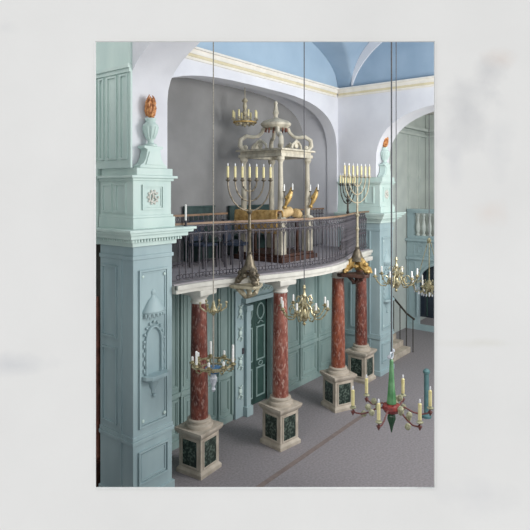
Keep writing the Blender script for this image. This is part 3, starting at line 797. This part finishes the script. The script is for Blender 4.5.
def flemish(loc, R, n, ztop, label, H=1.0, cand=WAX, ch=.13, rod=CORD, cm=BRASS, th=.3):
    c = hang('chandelier', loc, ztop, rod, label, .42*H)
    prof = [(.008,-.26),(.03,-.23),(.012,-.2),(.05,-.17),(.085,-.11),(.085,-.07),(.04,-.02),(.025,.02),(.06,.06),(.065,.1),(.03,.14),(.02,.2),(.045,.24),(.02,.28),(.015,.34),(.03,.37),(.012,.42)]
    MB().lathe([(r*H, z*H) for r, z in prof], seg=16).build('body', cm, c)
    for k in range(n):
        t = 2*pi*k/n+th; C, S_ = cos(t), sin(t)
        P = [(.04,.06),(.16,.1),(.28,.05),(.36,-.07),(.5,-.14),(.72,-.13),(.9,-.05),(1.0,.03)]
        a = MB().tube([(C*r*R, S_*r*R, z*H) for r, z in P], .012, 6)
        a.tube([(C*R*(.52+.14*cos(q)), S_*R*(.52+.14*cos(q)), H*(-.02+.08*sin(q))) for q in [i*.55 for i in range(11)]], .009, 5)
        a.tube([(C*R*(.26+.09*cos(q)), S_*R*(.26+.09*cos(q)), H*(.17+.06*sin(q))) for q in [i*.55 for i in range(11)]], .008, 5)
        a = a.build('arm', cm, c)
        candle_on(a, (C*R, S_*R, .05*H), ch, cand, False, cm)
    return c
p = (7.48, 5.05); flemish((p[0],p[1],2.70), .40, 8, vz(*p), 'brass scroll-arm chandelier hanging low before the second column', 1.0)
p = (9.36, 4.27); flemish((p[0],p[1],3.06), .39, 6, vz(*p), 'brass chandelier with ball body hanging before the distant pier', .95, th=.15)
# 4: crystal and brass, cut by the right edge of the opening
p = (14.0, 5.45)
c = hang('chandelier', (p[0],p[1],2.1), 6.38, CORD, 'brass and crystal chandelier on chains in the bay beyond the far archway', 1.05)
c.scale = (1.25,)*3
MB().lathe([(.01,-.2),(.05,-.16),(.03,-.1),(.1,-.04),(.12,.02),(.05,.08),(.03,.16)], seg=14).build('body', BRASS, c)
cc = MB()
for k in range(4):
    t = pi/2*k+.4; cc.tube([(.26*cos(t),.26*sin(t),.1),(.02*cos(t),.02*sin(t),1.0)], .008, 5)
cc.build('chain', BRASS, c)
MB().lathe([(.02,.95),(.05,1.0),(.02,1.06)], seg=10).build('crown', BRASS, c)
cy0 = None
for k in range(16):
    t = 2*pi*k/16
    for q in ((.3*cos(t),.3*sin(t),-.02-.06*(k % 2)), (.16*cos(t),.16*sin(t),-.13)):
        if cy0 is None: cy0 = MB().ball((0,0,0), (.018,.018,.04), 6, 5).build('crystal_drop', CRYST, c); o = cy0
        else: o = cy0.copy(); COL.objects.link(o)
        o.parent = c; o.location = q
for k in range(8):
    t = 2*pi*k/8; C, S_ = cos(t), sin(t)
    a = MB().tube([(C*.08,S_*.08,0),(C*.18,S_*.18,-.1),(C*.3,S_*.3,-.07),(C*.36,S_*.36,.06)], .013, 6).tube([(C*.1,S_*.1,.05),(C*.2,S_*.2,.14),(C*.28,S_*.28,.1)], .01, 5).build('arm', BRASS, c)
    candle_on(a, (C*.36,S_*.36,.08), .13, WAX, False)
# 5: green and red glass
p = (7.445, 3.47)
c = hang('chandelier', (p[0],p[1],1.45), vz(*p), CORD, 'green and red glass chandelier with six ivory candles in the foreground', .85, .011)
MB().lathe([(.012,.75),(.03,.72),(.03,.68),(.04,.5),(.055,.3),(.075,.1),(.05,.06)], seg=8).build('glass_spire', GGLASS, c, 25)
MB().lathe([(.05,-.06),(.11,-.03),(.14,.02),(.13,.07),(.06,.09)], seg=14).build('glass_hub', RGLASS, c)
MB().lathe([(.006,-.34),(.03,-.24),(.065,-.13),(.06,-.09),(.04,-.06)], seg=8).build('glass_pendant', DGLASS, c, 25)
hk = MB().tube(circ(0,.8,.05,12), .012, 6, True); hk.ball((.05,0,.86),.03,8,6); hk.ball((-.04,.02,.78),.03,8,6); hk.build('hook', CRYST, c)
for k in range(6):
    t = 2*pi*k/6+radians(7.2); C, S_ = cos(t), sin(t)
    a = MB().tube([(C*r, S_*r, z) for r, z in ((.1,.02),(.2,.03),(.32,-.04),(.44,-.07),(.54,-.05),(.57,.0))], .012, 7)
    a.lathe([(.005,-.09),(.035,-.03)], (C*.57,S_*.57,0), 8)
    a = a.build('arm', REDMET, c)
    candle_on(a, (C*.57,S_*.57,.03), .25, IVORY, True, LEAFG, .026)
    lf = MB()
    for q in range(5):
        r = .2+.05*q; lf.ball((C*r+.06*sin(q*2)*S_, S_*r-.06*sin(q*2)*C, .03-.03*q+.1*(q % 2)), (.045,.045,.05), 6, 5)
    if k % 2 == 0: lf.build('glass_leaf', LEAFG, a)
# 6: small gilt one in the alcove
c = hang('chandelier', (9.16, 7.77, 6.22), 7.04, PALEGO, 'small gilt chandelier with cream candles hanging under the alcove arch', .5)
MB().lathe([(.01,-.12),(.04,-.08),(.1,-.02),(.06,.04),(.03,.12),(.06,.2),(.03,.26),(.05,.34),(.03,.42),(.07,.46),(.03,.52)], seg=14).build('body', PALEGO, c)
MB().tube([(.25*cos(t),.25*sin(t),-.02) for t in [2*pi*i/24 for i in range(24)]], .02, 6, True).build('ring', GILT, c)
for k in range(8):
    t = 2*pi*k/8+.2; C, S_ = cos(t), sin(t)
    a = MB().tube([(C*.05,S_*.05,.0),(C*.15,S_*.15,-.07),(C*.25,S_*.25,-.03),(C*.27,S_*.27,.05)], .014, 6).ball((C*.2,S_*.2,-.06),.03,6,5).build('arm', PALEGO, c)
    candle_on(a, (C*.27,S_*.27,.06), .17, IVORY, False, PALEGO, .02)

# ---------------------------------------------------------------- the bay beyond the far arch
GX = 17.5
st(MB().b2((FA1, 7.62, 0), (20.5, 7.75, 7.6)).build('wall_far_side', PALEG, None, 0))
st(MB().b2((FA1+.01, -.5, 7.45), (20.6, 7.75, 7.6)).build('ceiling_far', CREAM, None, 0))
st(MB().b2((19.2, 2.0, 3.0), (19.35, 7.6, 7.44)).build('wall_gallery', PALEG, None, 0))
gm = MB(); gm.b2((19.0, 2.0, 6.8),(19.2,7.6,6.9)); gm.b2((19.08,2.0,6.6),(19.2,7.6,6.68)); gm.b2((13.3,7.44,6.8),(19.0,7.62,6.9)); gm.b2((13.3,7.5,6.6),(19.0,7.62,6.68))
for a in (16.0, 17.6, 18.5): gm.b2((a,7.56,3.1),(a+.12,7.62,6.6)); gm.b2((a-.03,7.52,5.1),(a+.3,7.62,5.16))
gm.b2((19.12,6.9,3.1),(19.2,7.05,6.6))
st(gm.build('trim_6', PALEG, None, 0))
ar = superarch(15.35, .55, 5.6, .75, 2, 3.9)
na_ = MB().tube([(x, 7.6, z) for x, z in ar], .05, 6); na_.build('trim_7', MINT, None)['kind'] = 'structure'
st(MB().prism(ar, 7.6, 7.62, fA).build('wall_niche', CREAM, None, 0))
# gallery front
gop = superarch(6.45, .75, 1.5, .75, 2, .45)
gf = MB().arch_solid(gop, 2.0, 7.6, .0, 3.05, GX, GX+.2, fB)
gfo = st(gf.build('wall_far', TEAL, None, 0))
gt = MB(); gt.tube([(GX-.03, y, z) for y, z in gop], .05, 6)
for y0 in (4.2, 4.9, 5.6, 6.25, 6.85): gt.frame((y0,2.5),(y0+.5,2.9),.04,GX-.03,GX,fB); gt.tube([(GX-.02,y0+.25+.1*cos(q),2.7+.12*sin(q)) for q in [i*2*pi/12 for i in range(12)]], .02, 5, True)
gt.frame((7.28,.35),(7.52,2.3),.03,GX-.03,GX,fB); gt.b2((GX-.08,2.0,2.36),(GX,7.6,2.44)); gt.b2((GX-.12,2.0,2.98),(GX,7.6,3.06)); gt.b2((GX-.05,2.0,0),(GX,7.6,.2))
st(gt.build('wall_far_moulding', TEAL, gfo, 30))
wn = st(MB().b2((GX+.21,5.6,.4),(GX+.25,7.3,2.35)).build('window_1', WINDOWD, None, 0))
bars = MB()
for y in (5.95,6.45,6.95): bars.b2((GX+.17,y-.015,.45),(GX+.2,y+.015,2.3))
st(bars.build('window_bars', DKGRN, wn, 0))
st(MB().b2((GX+.2, 2.0, 2.95), (19.2, 7.6, 3.05)).build('floor_gallery', STONE, None, 0))
bl = empty('balustrade', (GX+.1, 6.3, 3.06)); tag(bl, 'grey-green gallery balustrade with vase balusters seen through the far archway', 'balustrade')
MB().b2((-.12,-1.6,.86),(.12,1.28,.93)).b2((-.15,-1.6,.93),(.15,1.28,1.0)).build('top_rail', TEAL, bl, 0, bevel=.008)
MB().b2((-.1,-1.6,0),(.1,1.28,.1)).build('bottom_rail', TEAL, bl, 0)
MB().b2((-.1,1.06,.1),(.1,1.28,.86)).build('end_block', TEAL, bl, 0)
bp0 = None
for k in range(12):
    y = .93-k*.2
    if bp0 is None:
        bp0 = MB().lathe([(.07,.1),(.07,.14),(.04,.17),(.05,.22),(.085,.34),(.08,.42),(.045,.56),(.035,.66),(.05,.7),(.035,.74),(.07,.8),(.07,.86)], seg=14).build('baluster', PALEG, bl); o = bp0
    else: o = bp0.copy(); COL.objects.link(o)
    o.parent = bl; o.location = (0,y,0)

# small stair with iron handrail behind the far pier
sr_ = empty('staircase', (14.35, 6.9, 0)); tag(sr_, 'short pale stone stair behind the distant pier', 'stairs')
for k in range(4):
    MB().b2((-.75+.0, -.55-.0+k*.22, 0), (.55, .7, .16*(k+1))).build('step', STONE, sr_, 0, bevel=.01) if k == 0 else MB().b2((-.65, -.55+k*.22, .16*k), (.55, .7, .16*(k+1))).build('step', STONE, sr_, 0, bevel=.01)
ir = empty('stair_rail', (14.95, 6.4, 0)); tag(ir, 'dark iron stair handrail rising beside the pale steps', 'railing')
MB().tube([(0,-.15,.95),(0,.1,1.1),(0,.6,1.6),(0,1.0,1.95)], .03, 8).build('handrail', DKBRZ, ir)
for k in range(6):
    y = -.1+k*.2; MB().tube([(0,y,0),(0,y,.98+max(0,y-.0)*.95)], .014, 6).build('baluster', DKBRZ, ir)

# teal post at the right edge of the opening
tp = empty('post', (10.85, 4.28, 0)); tag(tp, 'teal painted post on the floor at the right edge of the opening', 'post')
MB().lathe([(.1,0),(.1,.04),(.05,.07),(.05,.9)], seg=14).build('shaft', TEALP, tp)
MB().lathe([(.05,.9),(.07,.92),(.07,.96),(.03,1.0)], seg=14).build('cap', TEALP, tp)

# ---------------------------------------------------------------- light
wd = bpy.data.worlds.new('world'); S.world = wd; wd.use_nodes = True
bg = wd.node_tree.nodes['Background']; bg.inputs[0].default_value = (.97, .985, 1.0, 1); bg.inputs[1].default_value = .84
sun = bpy.data.lights.new('sun', 'SUN'); sun.energy = .55; sun.angle = radians(25); sun.color = (1,.985,.96)
so_ = bpy.data.objects.new('sun', sun); COL.objects.link(so_)
from mathutils import Vector
f = Vector((cos(YAW), sin(YAW), 0)); r = Vector((sin(YAW), -cos(YAW), 0))
dirn = f*.75 + r*.45 - Vector((0,0,1))*.6
so_.rotation_euler = dirn.to_track_quat('-Z', 'Y').to_euler()

# added area lamps brightening the nave and far bay, no windows built there
def fill_light(loc, d, sx, sy, w, col):
    l = bpy.data.lights.new('fill_light', 'AREA'); l.shape = 'RECTANGLE'; l.size = sx; l.size_y = sy; l.energy = w; l.color = col
    o = bpy.data.objects.new('fill_light', l); COL.objects.link(o); o.location = loc; o.rotation_euler = Vector(d).to_track_quat('-Z', 'Y').to_euler()
fill_light((9.3, .2, 5.6), (.2, 1, -.12), 2.8, 3.0, 420, (1, .985, .96))
fill_light((15.5, .5, 5.0), (.2, 1, -.1), 3.0, 3.0, 60, (1, .985, .96))

# ---------------------------------------------------------------- camera
cam = bpy.data.cameras.new('camera'); cam.sensor_width = 36; cam.lens = 540/530*36; cam.shift_y = -75/530
co = bpy.data.objects.new('camera', cam); COL.objects.link(co)
co.location = (0, 0, CAMZ); co.rotation_euler = (pi/2, 0, YAW-pi/2)
cam.clip_start = .1; cam.clip_end = 200
S.camera = co
